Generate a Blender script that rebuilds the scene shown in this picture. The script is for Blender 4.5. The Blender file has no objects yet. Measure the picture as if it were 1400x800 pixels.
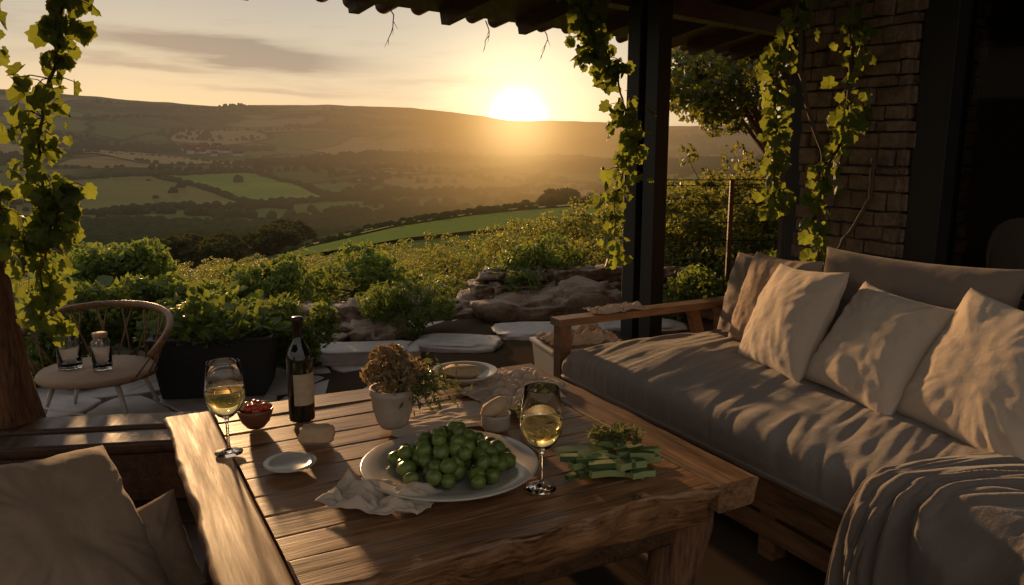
import bpy, math, random
import numpy as np
from mathutils import Vector, Matrix, noise
random.seed(7); np.random.seed(7)
R=math.radians
C=bpy.context.scene
C.view_settings.view_transform='Standard'; C.view_settings.look='None'; C.view_settings.exposure=0
SUN_AZ,SUN_EL=-25.0,7.5
VS=Vector((math.sin(R(.4)),math.cos(R(.4)),math.tan(R(1.5)))).normalized()

# ---------------------------------------------------------------- node helpers
class N:
    def __init__(s,nt): s.nt=nt
    def n(s,t,**k):
        nd=s.nt.nodes.new(t)
        for a,b in k.items():
            if a=='inp':
                for i,v in b.items():
                    if isinstance(v,bpy.types.NodeSocket): s.nt.links.new(v,nd.inputs[i])
                    else: nd.inputs[i].default_value=v
            else: setattr(nd,a,b)
        return nd
    def m(s,op,a,b=0.0,c=None):
        d={0:a,1:b}
        if c is not None: d[2]=c
        return s.n('ShaderNodeMath',operation=op,inp=d).outputs[0]
    def ramp(s,f,stops):
        nd=s.n('ShaderNodeValToRGB'); s.nt.links.new(f,nd.inputs[0])
        el=nd.color_ramp.elements
        while len(el)<len(stops): el.new(0.5)
        for e,(p,c) in zip(el,stops):
            e.position=p; e.color=(c[0],c[1],c[2],1)
        return nd.outputs[0]
    def mix(s,f,a,b,t='MIX'):
        nd=s.n('ShaderNodeMix',data_type='RGBA',blend_type=t)
        for i,v in ((0,f),(6,a),(7,b)):
            if isinstance(v,bpy.types.NodeSocket): s.nt.links.new(v,nd.inputs[i])
            else: nd.inputs[i].default_value= v if i==0 else (v[0],v[1],v[2],1)
        return nd.outputs[2]
    def noise(s,vec,scale,detail=4,rough=.55):
        nd=s.n('ShaderNodeTexNoise',inp={'Scale':scale,'Detail':detail,'Roughness':rough})
        s.nt.links.new(vec,nd.inputs['Vector']); return nd.outputs[0]
    def vscale(s,vec,sc):
        return s.n('ShaderNodeVectorMath',operation='MULTIPLY',inp={0:vec,1:sc}).outputs[0]
def newmat(name):
    m=bpy.data.materials.new(name); m.use_nodes=True; nt=m.node_tree; nt.nodes.clear()
    g=N(nt); out=g.n('ShaderNodeOutputMaterial'); return m,g,out
def principled(g,out,color,rough=.6,bump=None,bs=.3,bd=.01,**k):
    p=g.n('ShaderNodeBsdfPrincipled')
    for nm,v in (('Base Color',color),('Roughness',rough)):
        if isinstance(v,bpy.types.NodeSocket): g.nt.links.new(v,p.inputs[nm])
        else: p.inputs[nm].default_value= v if nm=='Roughness' else (v[0],v[1],v[2],1)
    for nm,v in k.items(): p.inputs[nm.replace('_',' ')].default_value=v
    if bump is not None:
        b=g.n('ShaderNodeBump',inp={'Strength':bs,'Distance':bd,'Height':bump})
        g.nt.links.new(b.outputs[0],p.inputs['Normal'])
    if out: g.nt.links.new(p.outputs[0],out.inputs[0])
    return p
def obj(g): return g.n('ShaderNodeTexCoord').outputs['Object']
def wood(name,sc,dark,light,rough=.5,bd=.0025):
    m,g,o=newmat(name); v=obj(g)
    a=g.noise(g.vscale(v,sc),1.0,5,.65); b=g.noise(v,4.0,2)
    c=g.noise(g.vscale(v,tuple(x*4. for x in sc)),1.0,2,.6)
    f=g.m('ADD',g.m('MULTIPLY',a,.5),g.m('ADD',g.m('MULTIPLY',b,.28),g.m('MULTIPLY',c,.35)))
    col=g.ramp(f,[(.40,dark),(.55,tuple((x+y)/2 for x,y in zip(dark,light))),(.70,light)])
    r=g.n('ShaderNodeMapRange',inp={0:a,1:.3,2:.7,3:rough-.12,4:rough+.15}).outputs[0]
    principled(g,o,col,r,bump=f,bs=.6,bd=bd); return m
def fabric(name,c1,c2,weave=900,sheen=.15):
    m,g,o=newmat(name); v=obj(g)
    a=g.noise(v,6.0,2); w=g.noise(v,float(weave),0); cr=g.noise(v,16.,3,.6)
    col=g.mix(w,g.mix(a,c1,c2),c2)
    h=g.m('ADD',g.m('MULTIPLY',w,.12),cr)
    principled(g,o,col,.95,bump=h,bs=.5,bd=.012,Sheen_Weight=sheen); return m
def plain(name,col,rough=.5,var=.25,sc=20,bd=.002,**k):
    m,g,o=newmat(name); v=obj(g); a=g.noise(v,float(sc),3)
    c=g.mix(a,tuple(x*(1-var) for x in col),tuple(min(1,x*(1+var)) for x in col))
    principled(g,o,c,rough,bump=a,bs=.4,bd=bd,**k); return m
def painted_haze(g,out,shader,L=4800.):  # distance haze and sun glow painted onto surfaces as emission
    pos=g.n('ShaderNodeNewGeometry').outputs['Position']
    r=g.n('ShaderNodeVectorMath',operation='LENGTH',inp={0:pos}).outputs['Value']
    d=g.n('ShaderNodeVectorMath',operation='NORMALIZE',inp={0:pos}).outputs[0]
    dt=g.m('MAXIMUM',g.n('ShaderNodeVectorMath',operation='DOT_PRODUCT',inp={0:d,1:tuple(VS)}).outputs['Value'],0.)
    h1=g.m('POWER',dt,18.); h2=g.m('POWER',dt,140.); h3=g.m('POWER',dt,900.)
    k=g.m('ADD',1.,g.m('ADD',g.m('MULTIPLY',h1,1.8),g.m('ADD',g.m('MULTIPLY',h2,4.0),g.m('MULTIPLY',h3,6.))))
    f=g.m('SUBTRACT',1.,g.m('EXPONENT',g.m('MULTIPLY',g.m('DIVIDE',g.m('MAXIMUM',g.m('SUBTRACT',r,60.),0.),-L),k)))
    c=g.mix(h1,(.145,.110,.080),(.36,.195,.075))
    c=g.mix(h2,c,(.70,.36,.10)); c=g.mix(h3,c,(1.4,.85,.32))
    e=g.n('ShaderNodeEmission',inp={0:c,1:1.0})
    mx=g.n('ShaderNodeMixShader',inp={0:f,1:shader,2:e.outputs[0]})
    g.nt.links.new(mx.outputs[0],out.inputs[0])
def leafmat(name,c1,c2,tr,k=.5,hz=False):
    m,g,o=newmat(name); geo=g.n('ShaderNodeNewGeometry')
    ri=geo.outputs['Random Per Island']; nz=g.noise(geo.outputs['Position'],1.7,0)
    f=g.m('ADD',g.m('MULTIPLY',ri,.6),g.m('MULTIPLY',nz,.4))
    col=g.mix(f,c1,c2)
    if hz:
        p=g.n('ShaderNodeBsdfDiffuse'); g.nt.links.new(col,p.inputs[0])
    else: p=principled(g,None,col,.5)
    t=g.n('ShaderNodeBsdfTranslucent'); g.nt.links.new(g.mix(f,tr,tuple(x*.5 for x in tr)),t.inputs[0])
    mx=g.n('ShaderNodeMixShader',inp={0:k,1:p.outputs[0],2:t.outputs[0]})
    if hz: painted_haze(g,o,mx.outputs[0])
    else: g.nt.links.new(mx.outputs[0],o.inputs[0])
    return m
def glassmat(name,col,rough=0.,ior=1.45,trans=1.):
    m,g,o=newmat(name); principled(g,o,col,rough,IOR=ior,Transmission_Weight=trans); return m

# ---------------------------------------------------------------- mesh builder
class B:
    def __init__(s,name): s.name=name; s.v=[]; s.f=[]; s.mi=[]; s.sm=[]; s.mats=[]
    def mid(s,mat):
        if mat not in s.mats: s.mats.append(mat)
        return s.mats.index(mat)
    def add(s,vs,fs,mat,smooth=True,M=None):
        o=len(s.v); k=s.mid(mat)
        for p in vs:
            p=Vector(p); s.v.append(tuple(M@p) if M is not None else tuple(p))
        for f in fs: s.f.append(tuple(i+o for i in f)); s.mi.append(k); s.sm.append(smooth)
    def box(s,c,size,mat,M=None,smooth=False):
        x,y,z=[q/2 for q in size]; cx,cy,cz=c
        vs=[(cx+a*x,cy+b*y,cz+d*z) for a in(-1,1) for b in(-1,1) for d in(-1,1)]
        s.add(vs,[(0,1,3,2),(4,6,7,5),(0,4,5,1),(2,3,7,6),(0,2,6,4),(1,5,7,3)],mat,smooth,M)
    def bar(s,p0,p1,w,t,mat,up=(0,0,1),M=None):
        p0=Vector(p0);p1=Vector(p1);d=(p1-p0);L=d.length;d.normalize()
        sd=d.cross(Vector(up)); sd=sd.normalized() if sd.length>1e-4 else Vector((1,0,0)); u=sd.cross(d)
        vs=[p0+d*(a*L)+sd*(b*w/2)+u*(e*t/2) for a in(0,1) for b in(-1,1) for e in(-1,1)]
        s.add(vs,[(0,1,3,2),(4,6,7,5),(0,4,5,1),(2,3,7,6),(0,2,6,4),(1,5,7,3)],mat,False,M)
    def tube(s,pts,rad,mat,n=8,M=None,wob=0.,seed=0):
        pts=[Vector(p) for p in pts]; vs=[];fs=[]
        if not hasattr(rad,'__len__'): rad=[rad]*len(pts)
        for i,p in enumerate(pts):
            d=(pts[min(i+1,len(pts)-1)]-pts[max(i-1,0)]).normalized()
            a=d.cross(Vector((.31,.92,.13))).normalized(); b=d.cross(a)
            for j in range(n):
                t=2*math.pi*j/n; r=rad[i]
                q=a*math.cos(t)+b*math.sin(t)
                if wob: r*=1+wob*noise.fractal(Vector((q.x*1.6,q.y*1.6,p.z*2.+seed)),.8,2,3)
                vs.append(p+q*r)
        for i in range(len(pts)-1):
            for j in range(n):
                fs.append((i*n+j,i*n+(j+1)%n,(i+1)*n+(j+1)%n,(i+1)*n+j))
        fs.append(tuple(range(n))[::-1]); fs.append(tuple((len(pts)-1)*n+j for j in range(n)))
        s.add(vs,fs,mat,True,M)
    def lathe(s,prof,c,mat,n=40,sx=1.,wob=0.):
        vs=[];fs=[];c=Vector(c)
        for (r,z) in prof:
            for j in range(n):
                t=2*math.pi*j/n; k=1+wob*noise.noise(Vector((math.cos(t)*1.5,math.sin(t)*1.5,z*9)))
                vs.append(c+Vector((r*k*math.cos(t)*sx,r*k*math.sin(t),z)))
        for i in range(len(prof)-1):
            for j in range(n): fs.append((i*n+j,i*n+(j+1)%n,(i+1)*n+(j+1)%n,(i+1)*n+j))
        s.add(vs,fs,mat,True)
    def blob(s,c,sc,mat,sub=3,amp=.2,fr=1.5,seed=0,Rm=None,smooth=True,box=1.):
        V,F=ico(sub); vs=[]
        for p in V:
            k=1+amp*noise.fractal(p*fr+Vector((seed*3.7,seed,0)),.7,2.,4)
            if box!=1.: p=Vector([math.copysign(abs(c_)**box,c_) for c_ in p])
            q=Vector((p.x*sc[0]*k,p.y*sc[1]*k,p.z*sc[2]*k))
            if Rm: q=Rm@q
            vs.append(q+Vector(c))
        s.add(vs,F,mat,smooth)
    def plank(s,p0,p1,w,t,mat,wob=.003,seed=0,nseg=40,liveside=0,live=.0,e=None):
        p0=Vector(p0);p1=Vector(p1);d=(p1-p0);L=d.length;d.normalize(); sd=Vector((0,0,1)).cross(d)
        e=e or min(.012,w*.15); vs=[];fs=[]; g_=.002
        sec=[(-w/2+e,0),(-w/2+e+g_,0),(-w/4,0),(0,0),(w/4,0),(w/2-e-g_,0),(w/2-e,0),(w/2-e*.3,-e*.3),(w/2,-e),(w/2,-e-g_),(w/2,-t*.5),(w/2,-t+e),(w/2-e,-t),(-w/2+e,-t),(-w/2,-t+e),(-w/2,-t*.5),(-w/2,-e-g_),(-w/2,-e),(-w/2+e*.3,-e*.3)]
        n=len(sec)
        for i in range(nseg+1):
            x=L*i/nseg
            for j,(a,b) in enumerate(sec):
                q=Vector((x*3,a*9,b*25+seed*7.1)); dz=wob*noise.noise(q); da=wob*.5*noise.noise(q+Vector((9,0,4)))
                if liveside and a*liveside>w*.3:
                    da+=liveside*live*noise.fractal(Vector((x*3.2,b*12,seed)),.8,2.,4)
                    if b<-t*.4: da-=liveside*live*.9*(-b/t)
                ends=0
                if i in(0,nseg): ends=(e*.5)*(1 if i==0 else -1)*(1 if b in(0,-t) else 0)
                vs.append(p0+d*(x+ends)+sd*(a+da)+Vector((0,0,b+dz)))
        for i in range(nseg):
            for j in range(n): fs.append((i*n+j,i*n+(j+1)%n,(i+1)*n+(j+1)%n,(i+1)*n+j))
        s.add(vs,fs,mat,True)
        s.add(vs[:n],[tuple(range(n))[::-1]],mat,False); s.add(vs[-n:],[tuple(range(n))],mat,False)
    def surf(s,fn,nu,nv,mat,M=None):
        vs=[fn(i/nu,j/nv) for i in range(nu+1) for j in range(nv+1)]
        fs=[(i*(nv+1)+j,(i+1)*(nv+1)+j,(i+1)*(nv+1)+j+1,i*(nv+1)+j+1) for i in range(nu) for j in range(nv)]
        s.add(vs,fs,mat,True,M)
    def done(s,M=None,bevel=0,solid=0):
        me=bpy.data.meshes.new(s.name); me.from_pydata(s.v,[],s.f)
        for m in s.mats: me.materials.append(m)
        me.polygons.foreach_set('material_index',s.mi); me.polygons.foreach_set('use_smooth',s.sm); me.update()
        o=bpy.data.objects.new(s.name,me); C.collection.objects.link(o)
        if M is not None: o.matrix_world=M
        if solid:
            q=o.modifiers.new('s','SOLIDIFY'); q.thickness=solid
        if bevel:
            q=o.modifiers.new('b','BEVEL'); q.width=bevel; q.segments=2; q.limit_method='ANGLE'; q.angle_limit=R(40)
        return o
_ico={}
def ico(sub):
    if sub in _ico: return _ico[sub]
    import bmesh
    bm=bmesh.new(); bmesh.ops.create_icosphere(bm,subdivisions=sub,radius=1)
    V=[v.co.copy() for v in bm.verts]; F=[tuple(v.index for v in f.verts) for f in bm.faces]; bm.free()
    _ico[sub]=(V,F); return V,F
def np_mesh(name,V,F,mats,smooth=False):
    me=bpy.data.meshes.new(name); V=np.asarray(V,dtype=np.float32); F=np.asarray(F,dtype=np.int32); n,k=F.shape
    me.vertices.add(len(V)); me.vertices.foreach_set('co',V.ravel())
    me.loops.add(n*k); me.loops.foreach_set('vertex_index',F.ravel())
    me.polygons.add(n); me.polygons.foreach_set('loop_start',np.arange(0,n*k,k,dtype=np.int32))
    me.polygons.foreach_set('loop_total',np.full(n,k,dtype=np.int32))
    for m in mats: me.materials.append(m)
    me.polygons.foreach_set('use_smooth',np.full(n,smooth)); me.update(); me.validate(); return me
def link(name,me,M=None,parent=None):
    o=bpy.data.objects.new(name,me); C.collection.objects.link(o)
    if M is not None: o.matrix_world=M
    if parent: o.parent=parent
    return o
def empty(name,loc=(0,0,0)):
    e=bpy.data.objects.new(name,None); C.collection.objects.link(e); e.location=loc; e.empty_display_size=.1; return e
def unit(n):
    a=np.random.normal(size=(n,3)); return a/np.linalg.norm(a,axis=1)[:,None]
def leafquads(P,size,asp=.55):
    n=len(P); d=unit(n); e=np.cross(d,unit(n)); e/=np.linalg.norm(e,axis=1)[:,None]
    s=np.asarray(size)[:,None]*np.ones((n,1)); nn=np.cross(d,e)
    V=np.stack([P-d*s,P+e*s*asp-nn*s*.15,P+d*s,P-e*s*asp-nn*s*.15],1).reshape(-1,3)
    return V,np.arange(4*n).reshape(n,4)
def lobes_points(n,lobes):
    idx=np.random.choice(len(lobes),n,p=np.array([l[3]**2 for l in lobes])/sum(l[3]**2 for l in lobes))
    L=np.array(lobes)[idx]; u=unit(n); rr=L[:,3]*(0.45+.62*np.random.rand(n)**.6)
    return L[:,:3]+u*rr[:,None]*np.array([1,1,.85])

# ---------------------------------------------------------------- materials
tableX=wood('table_wood_x',(2.0,34,34),(.06,.027,.012),(.38,.19,.082),.42)
tableY=wood('table_wood_y',(34,2.0,34),(.06,.028,.012),(.31,.155,.068),.58)
darkwood=wood('dark_wood',(30,3,30),(.03,.016,.009),(.12,.06,.03),.5)
teakX=wood('teak_x',(3,40,40),(.08,.04,.018),(.28,.145,.068),.5,.002)
teakY=wood('teak_y',(40,3,40),(.07,.035,.016),(.24,.12,.058),.5,.002)
bark=wood('bark',(22,22,3),(.035,.016,.008),(.22,.10,.045),.8,.02)
twig=plain('vine_stem',(.09,.06,.035),.9)
sofafab=fabric('sofa_linen',(.18,.145,.12),(.26,.215,.18))
pillowfab=fabric('pillow_linen',(.48,.385,.30),(.58,.47,.37))
pillowfab2=fabric('brown_linen',(.27,.185,.12),(.36,.25,.17))
backfab=fabric('back_linen',(.19,.145,.11),(.27,.205,.16))
throwfab=fabric('throw_wool',(.11,.082,.066),(.165,.128,.104),weave=350,sheen=.3)
napkin=fabric('napkin_linen',(.44,.35,.26),(.56,.45,.35))
metal=plain('dark_metal',(.014,.012,.010),.6,bd=.0003)
ceramic=plain('ceramic',(.50,.46,.40),.22,var=.06,sc=8,bd=.0003)
potmat=plain('stone_pot',(.42,.36,.30),.7,sc=30)
plantermat=plain('planter_black',(.014,.014,.014),.6)
glass=glassmat('clear_glass',(1,1,1)); wine=glassmat('white_wine',(.97,.80,.36),0.,1.34)
bottleg=plain('bottle_glass',(.008,.011,.004),.06,bd=0,Coat_Weight=.5)
label=plain('paper_label',(.44,.35,.24),.7,sc=60,bd=.0003)
foil=plain('foil_cap',(.015,.012,.012),.3)
olive=plain('green_fruit',(.125,.175,.035),.34,var=.5,sc=25,bd=.003)
cukeskin=plain('cucumber_skin',(.06,.10,.028),.45,var=.4); cukeflesh=plain('cucumber_flesh',(.27,.31,.12),.45)
bread=plain('bread',(.5,.35,.21),.85,sc=40,bd=.004); tomato=plain('tomato',(.5,.06,.02),.25)
bowlmat=plain('red_bowl',(.16,.065,.035),.35)
dried=leafmat('dried_flower',(.42,.31,.18),(.30,.22,.12),(.5,.34,.15),.4)
herb=leafmat('herb_leaf',(.08,.10,.035),(.13,.15,.06),(.24,.26,.07),.35)
vineleaf=leafmat('vine_leaf',(.065,.10,.018),(.11,.15,.03),(.36,.42,.05),.55)
shrubleaf=leafmat('shrub_leaf',(.045,.07,.016),(.09,.11,.026),(.44,.42,.055),.5)
lettuce=leafmat('garden_leaf',(.06,.10,.025),(.11,.15,.04),(.31,.38,.055),.5)
treeleaf=leafmat('tree_leaf',(.035,.055,.015),(.07,.09,.025),(.34,.33,.05),.5)
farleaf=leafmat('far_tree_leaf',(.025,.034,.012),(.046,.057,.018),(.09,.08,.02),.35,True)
def stonemat(name,c1,c2,sc=5.,bd=.02,rough=.85):
    m,g,o=newmat(name); v=obj(g); a=g.noise(v,sc,5,.65); b=g.noise(v,sc*6,2)
    f=g.m('ADD',g.m('MULTIPLY',a,.7),g.m('MULTIPLY',b,.3))
    principled(g,o,g.ramp(f,[(.35,c1),(.65,c2)]),rough,bump=f,bs=.7,bd=bd); return m
flagm=stonemat('flagstone',(.30,.27,.25),(.46,.42,.39),3.,.008,.6)
rockm=stonemat('rock',(.13,.092,.068),(.32,.235,.17),6.,.03)
brickm=stonemat('rough_stone_brick',(.09,.06,.042),(.27,.18,.12),9.,.018)
mortar=stonemat('mortar',(.08,.058,.045),(.14,.105,.08),12.)
tilem=stonemat('roof_tile',(.07,.035,.022),(.15,.08,.05),6.)
floorm=stonemat('floor_stone',(.04,.028,.02),(.08,.057,.04),4.,.01,.6)
wallm=stonemat('plaster',(.08,.058,.042),(.12,.085,.06),3.)

# ---------------------------------------------------------------- terrain
LR=[0,5,6.3,9,12,20,40,80,150,300,500,800,1200]
LZ=[-.05,-.06,-.1,-.5,-1.,-2.1,-4.8,-11,-23,-42,-56,-53,-40]
CA=[-90,-45,-31,-20,-12,-7,-2,0,6,12,40,90]; CE=[.04,.05,.048,.036,.038,.036,.027,.021,.018,.014,.02,.03]
def sst(t): t=max(0.,min(1.,t)); return t*t*(3-2*t)
def H(x,y):
    r=math.hypot(x,y); az=math.degrees(math.atan2(x,y))
    z=float(np.interp(math.log1p(r),[math.log1p(q) for q in LR],LZ))
    if r>1200:
        zc=float(np.interp(az,CA,CE))*4200
        z=-40+(zc+40)*sst((r-1200)/3000.) if r<4200 else zc-(r-4200)*.05
    z+=float(np.interp(az,[-26,-20,-14,-8,0,8,20,60],[0,3,8.5,12.5,16.,19.,20.,0]))*math.exp(-((r-215)/(95. if r<215 else 70.))**2)
    if r>25:
        z+=noise.fractal(Vector((x/620.,y/520.,3.)),.9,2.,3)*min(.022*max(r-250,0),30)*(1. if r<3000 else max(.2,1-(r-3000)/1300))
        z+=noise.noise(Vector((x/60.,y/60.,1.)))*min(.012*max(r-25,0),1.9)
    return z
azs=np.unique(np.concatenate([np.linspace(-180,-45,40),np.linspace(-45,45,330),np.linspace(45,180,40)]))
rs=np.concatenate([np.linspace(.5,9,10),np.geomspace(10,7000,230)])
V=[];na=len(azs)
for r in rs:
    for a in azs:
        x=r*math.sin(R(a)); y=r*math.cos(R(a)); V.append((x,y,H(x,y)))
F=[((i)*na+j,i*na+j+1,(i+1)*na+j+1,(i+1)*na+j) for i in range(len(rs)-1) for j in range(na-1)]
m,g,o=newmat('hillside'); pos=g.n('ShaderNodeNewGeometry').outputs['Position']
r=g.n('ShaderNodeVectorMath',operation='LENGTH',inp={0:pos}).outputs['Value']
wv=g.n('ShaderNodeTexNoise',inp={'Vector':pos,'Scale':.004,'Detail':2.}).outputs['Color']
wp=g.n('ShaderNodeVectorMath',operation='ADD',inp={0:pos,1:g.vscale(wv,(160,160,0))}).outputs[0]
vp=g.vscale(wp,(1/200.,1/250.,0))
vo=g.n('ShaderNodeTexVoronoi',voronoi_dimensions='2D',inp={'Vector':vp,'Scale':1.0})
ve=g.n('ShaderNodeTexVoronoi',voronoi_dimensions='2D',feature='DISTANCE_TO_EDGE',inp={'Vector':vp,'Scale':1.0})
sep=g.n('ShaderNodeSeparateColor',inp={0:vo.outputs['Color']})
fc=g.ramp(sep.outputs[0],[(0.,(.045,.058,.019)),(.25,(.08,.08,.029)),(.42,(.17,.125,.058)),(.55,(.06,.085,.024)),(.72,(.24,.175,.085)),(.85,(.085,.115,.03))])
fc.node.color_ramp.interpolation='CONSTANT'
fn=g.noise(pos,.05,5,.7); fc=g.mix(g.m('MULTIPLY',fn,.6),fc,(.045,.045,.018))
hd=g.n('ShaderNodeMapRange',inp={0:ve.outputs['Distance'],1:.02,2:.06}).outputs[0]
fc=g.mix(hd,(.02,.023,.009),fc)
wd=g.n('ShaderNodeMapRange',inp={0:g.noise(pos,.0024,4,.6),1:.54,2:.60}).outputs[0]
fc=g.mix(wd,fc,(.028,.033,.012))
near=g.n('ShaderNodeMapRange',inp={0:r,1:60.,2:160.}).outputs[0]
gr=g.mix(g.noise(pos,1.5,5,.7),(.045,.075,.018),(.11,.15,.035))
soil=g.n('ShaderNodeMapRange',inp={0:r,1:6.,2:9.}).outputs[0]
gr=g.mix(soil,(.07,.05,.033),gr)
col=g.mix(near,gr,fc)
p=g.n('ShaderNodeBsdfDiffuse',inp={0:col}); painted_haze(g,o,p.outputs[0])
link('hills_terrain',np_mesh('hills_terrain',V,F,[m],smooth=True))

def fieldmat(name,c1,c2,rowdir,freq):
    m,g,o=newmat(name); pos=g.n('ShaderNodeNewGeometry').outputs['Position']
    w=g.n('ShaderNodeTexWave',inp={'Vector':g.n('ShaderNodeVectorRotate',rotation_type='Z_AXIS',inp={'Vector':pos,'Angle':rowdir}).outputs[0],'Scale':freq,'Distortion':1.5}).outputs['Fac']
    n=g.noise(pos,.06,5,.75); n2=g.noise(pos,.8,3,.7)
    f=g.m('ADD',g.m('MULTIPLY',w,.25),g.m('ADD',g.m('MULTIPLY',n,.45),g.m('MULTIPLY',n2,.35)))
    p=g.n('ShaderNodeBsdfDiffuse',inp={0:g.mix(f,c1,c2)}); painted_haze(g,o,p.outputs[0]); return m
fgreen=fieldmat('crop_green',(.055,.085,.018),(.13,.165,.04),.4,.12)
fgreen2=fieldmat('meadow_green',(.05,.075,.018),(.14,.175,.042),.4,.25)
ftan=fieldmat('crop_tan',(.11,.085,.04),(.22,.165,.08),.9,.1)
folive=fieldmat('crop_olive',(.065,.065,.022),(.12,.115,.042),.2,.15)
def field(c,mat,off,n=26):
    b=B('crop_field')
    def fn(u,v):
        a0=c[0][0]+(c[1][0]-c[0][0])*u; r0=c[0][1]+(c[1][1]-c[0][1])*u
        a1=c[3][0]+(c[2][0]-c[3][0])*u; r1=c[3][1]+(c[2][1]-c[3][1])*u
        a=a0+(a1-a0)*v; rr=r0+(r1-r0)*v
        a+=.5*noise.noise(Vector((a*.4,rr*.006,9))); w=.018*rr*noise.noise(Vector((a*.25,rr*.01,5)))
        x=(rr+w)*math.sin(R(a)); y=(rr+w)*math.cos(R(a)); return (x,y,H(x,y)+off)
    b.surf(fn,n,n,mat); b.done()
field([(-23.5,1080),(-18,1100),(-12.5,800),(-17.5,740)],fgreen,1.6)
field([(-29,1060),(-24,1085),(-18,745),(-28,760)],folive,1.6)
field([(-30,1750),(-22,1650),(-16,1350),(-25,1400)],ftan,2.2)
field([(-14,1900),(-5,1800),(-3,1500),(-12,1500)],ftan,2.2)
field([(-9,1250),(-1,1300),(-1,1080),(-9,1060)],folive,1.8)
stripes=[((-17,128),(10,124),(10,150),(-16,145),fgreen2),((-16,148),(10,154),(10,160),(-14,153),ftan),((-14,156),(10,163),(10,176),(-12,167),fgreen),
 ((-12,170),(10,180),(10,190),(-9,176),ftan),((-9,179),(10,193),(10,204),(-5,190),fgreen2),((-4,193),(10,207),(10,222),(-1,205),folive)]
for (a_,b_,c_,d_,mm) in stripes: field([a_,b_,c_,d_],mm,.6,64)
b=B('farmhouse_village'); wh=plain('white_render',(.42,.36,.3),.9); rf=plain('clay_roof',(.2,.09,.05),.9)
for i in range(14):
    a=random.uniform(-22,-18.5); rr=random.uniform(1650,1850)
    x=rr*math.sin(R(a)); y=rr*math.cos(R(a)); z=H(x,y)+1; w=random.uniform(9,18); d=9; h=random.uniform(5,8)
    b.box((x,y,z+h/2),(w,d,h),wh)
    b.add([(x-w/2-.5,y-d/2-.5,z+h),(x+w/2+.5,y-d/2-.5,z+h),(x+w/2+.5,y+d/2+.5,z+h),(x-w/2-.5,y+d/2+.5,z+h),(x-w/2,y,z+h+4),(x+w/2,y,z+h+4)],
      [(0,1,5,4),(2,3,4,5),(0,4,3),(1,2,5)],rf,False)
b.done()
IV,IF=ico(2); IV=np.array([tuple(v) for v in IV]); IF=np.array(IF)
P=[]
for k in range(190):
    a=random.uniform(-38,36); rr=random.choice([random.uniform(420,1000),random.uniform(800,2600)])
    x=rr*math.sin(R(a)); y=rr*math.cos(R(a)); th=random.choice([random.gauss(.15,.2),random.gauss(1.2,.3),random.gauss(-.35,.2)])
    L=random.uniform(80,420)
    for t in np.arange(0,L,8+rr*.003): P.append((x+math.cos(th)*t+random.gauss(0,2),y+math.sin(th)*t+random.gauss(0,2),random.uniform(2.5,5.)))
for k in range(36000):
    a=random.uniform(-40,38); rr=math.exp(random.uniform(math.log(330),math.log(3300)))
    x=rr*math.sin(R(a)); y=rr*math.cos(R(a))
    if noise.noise(Vector((x/230.,y/300.,8)))>.15: P.append((x,y,random.uniform(3.5,6.5)))
random.shuffle(P); P=P[:12000]
for (a0,r0,a1,r1) in ((-23.5,1085,-17.5,738),(-18,1105,-12.3,800),(-28,755,-17.6,738),(-17.5,738,-12.4,795),(-24,1088,-18,1105),(-30,1065,-24,1090)):
    for k in range(60):
        t=k/59.+random.gauss(0,.004); a=a0+(a1-a0)*t; rr=r0+(r1-r0)*t+random.gauss(0,3)
        if random.random()<.85: P.append((rr*math.sin(R(a)),rr*math.cos(R(a)),-random.uniform(2.2,4.8)))
for (a_,b_,c_,d_,mm) in stripes:   # hedge lines between the terraced strips
    for k in range(110):
        t=k/109.; a=d_[0]+(c_[0]-d_[0])*t+random.gauss(0,.05); rr=d_[1]+(c_[1]-d_[1])*t+2.2+random.gauss(0,.4)
        if noise.noise(Vector((t*6,d_[1],1)))>-.25: P.append((rr*math.sin(R(a)),rr*math.cos(R(a)),-random.uniform(.35,.95)*(1.6 if random.random()<.06 else 1)))
Vs=[];Fs=[];o_=0
for (x,y,s) in P:
    az=math.degrees(math.atan2(x,y)); rr=math.hypot(x,y)
    if s>0 and -29<az<-13 and 735<rr<1100 and random.random()<.985: continue
    s=abs(s)
    k=1+.3*(np.random.rand(42)-.5)
    Vs.append(IV*k[:,None]*np.array([s,s,s*1.0])+np.array([x,y,H(x,y)+s*.55])); Fs.append(IF+o_); o_+=42
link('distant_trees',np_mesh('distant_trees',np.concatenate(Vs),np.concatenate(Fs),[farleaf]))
def crown(name,n,mat,lob,size,trunkh=1.,trunkr=.1,barkm=bark,asp=.6):
    P=lobes_points(n,lob); V,F=leafquads(P,np.random.uniform(size*.6,size*1.3,n),asp)
    b=B(name); b.tube([(0,0,-.3),(0.03,0,trunkh*.5),(0,.02,trunkh)],[trunkr*1.3,trunkr,trunkr*.7],barkm)
    for l in lob[::2]: b.tube([(0,0,trunkh*.8),(l[0]*.5,l[1]*.5,(trunkh+l[2])*.52),(l[0],l[1],l[2])],[trunkr*.5,trunkr*.3,trunkr*.1],barkm,n=5)
    nv=len(b.v); me=bpy.data.meshes.new(name)
    me.from_pydata(b.v+[tuple(v) for v in V],[],b.f+[tuple(int(q)+nv for q in f) for f in F])
    me.materials.append(barkm); me.materials.append(mat)
    me.polygons.foreach_set('material_index',[0]*len(b.f)+[1]*len(F)); me.update(); return me
midm=[]
for k in range(3):
    lob=[(random.uniform(-2.2,2.2),random.uniform(-2.2,2.2),random.uniform(2.2,5.6),random.uniform(1.,1.9)) for _ in range(13)]
    midm.append(crown('broadleaf_tree',1900,farleaf,lob,.5,2.5,.3))
par=empty('valley_trees')
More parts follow.
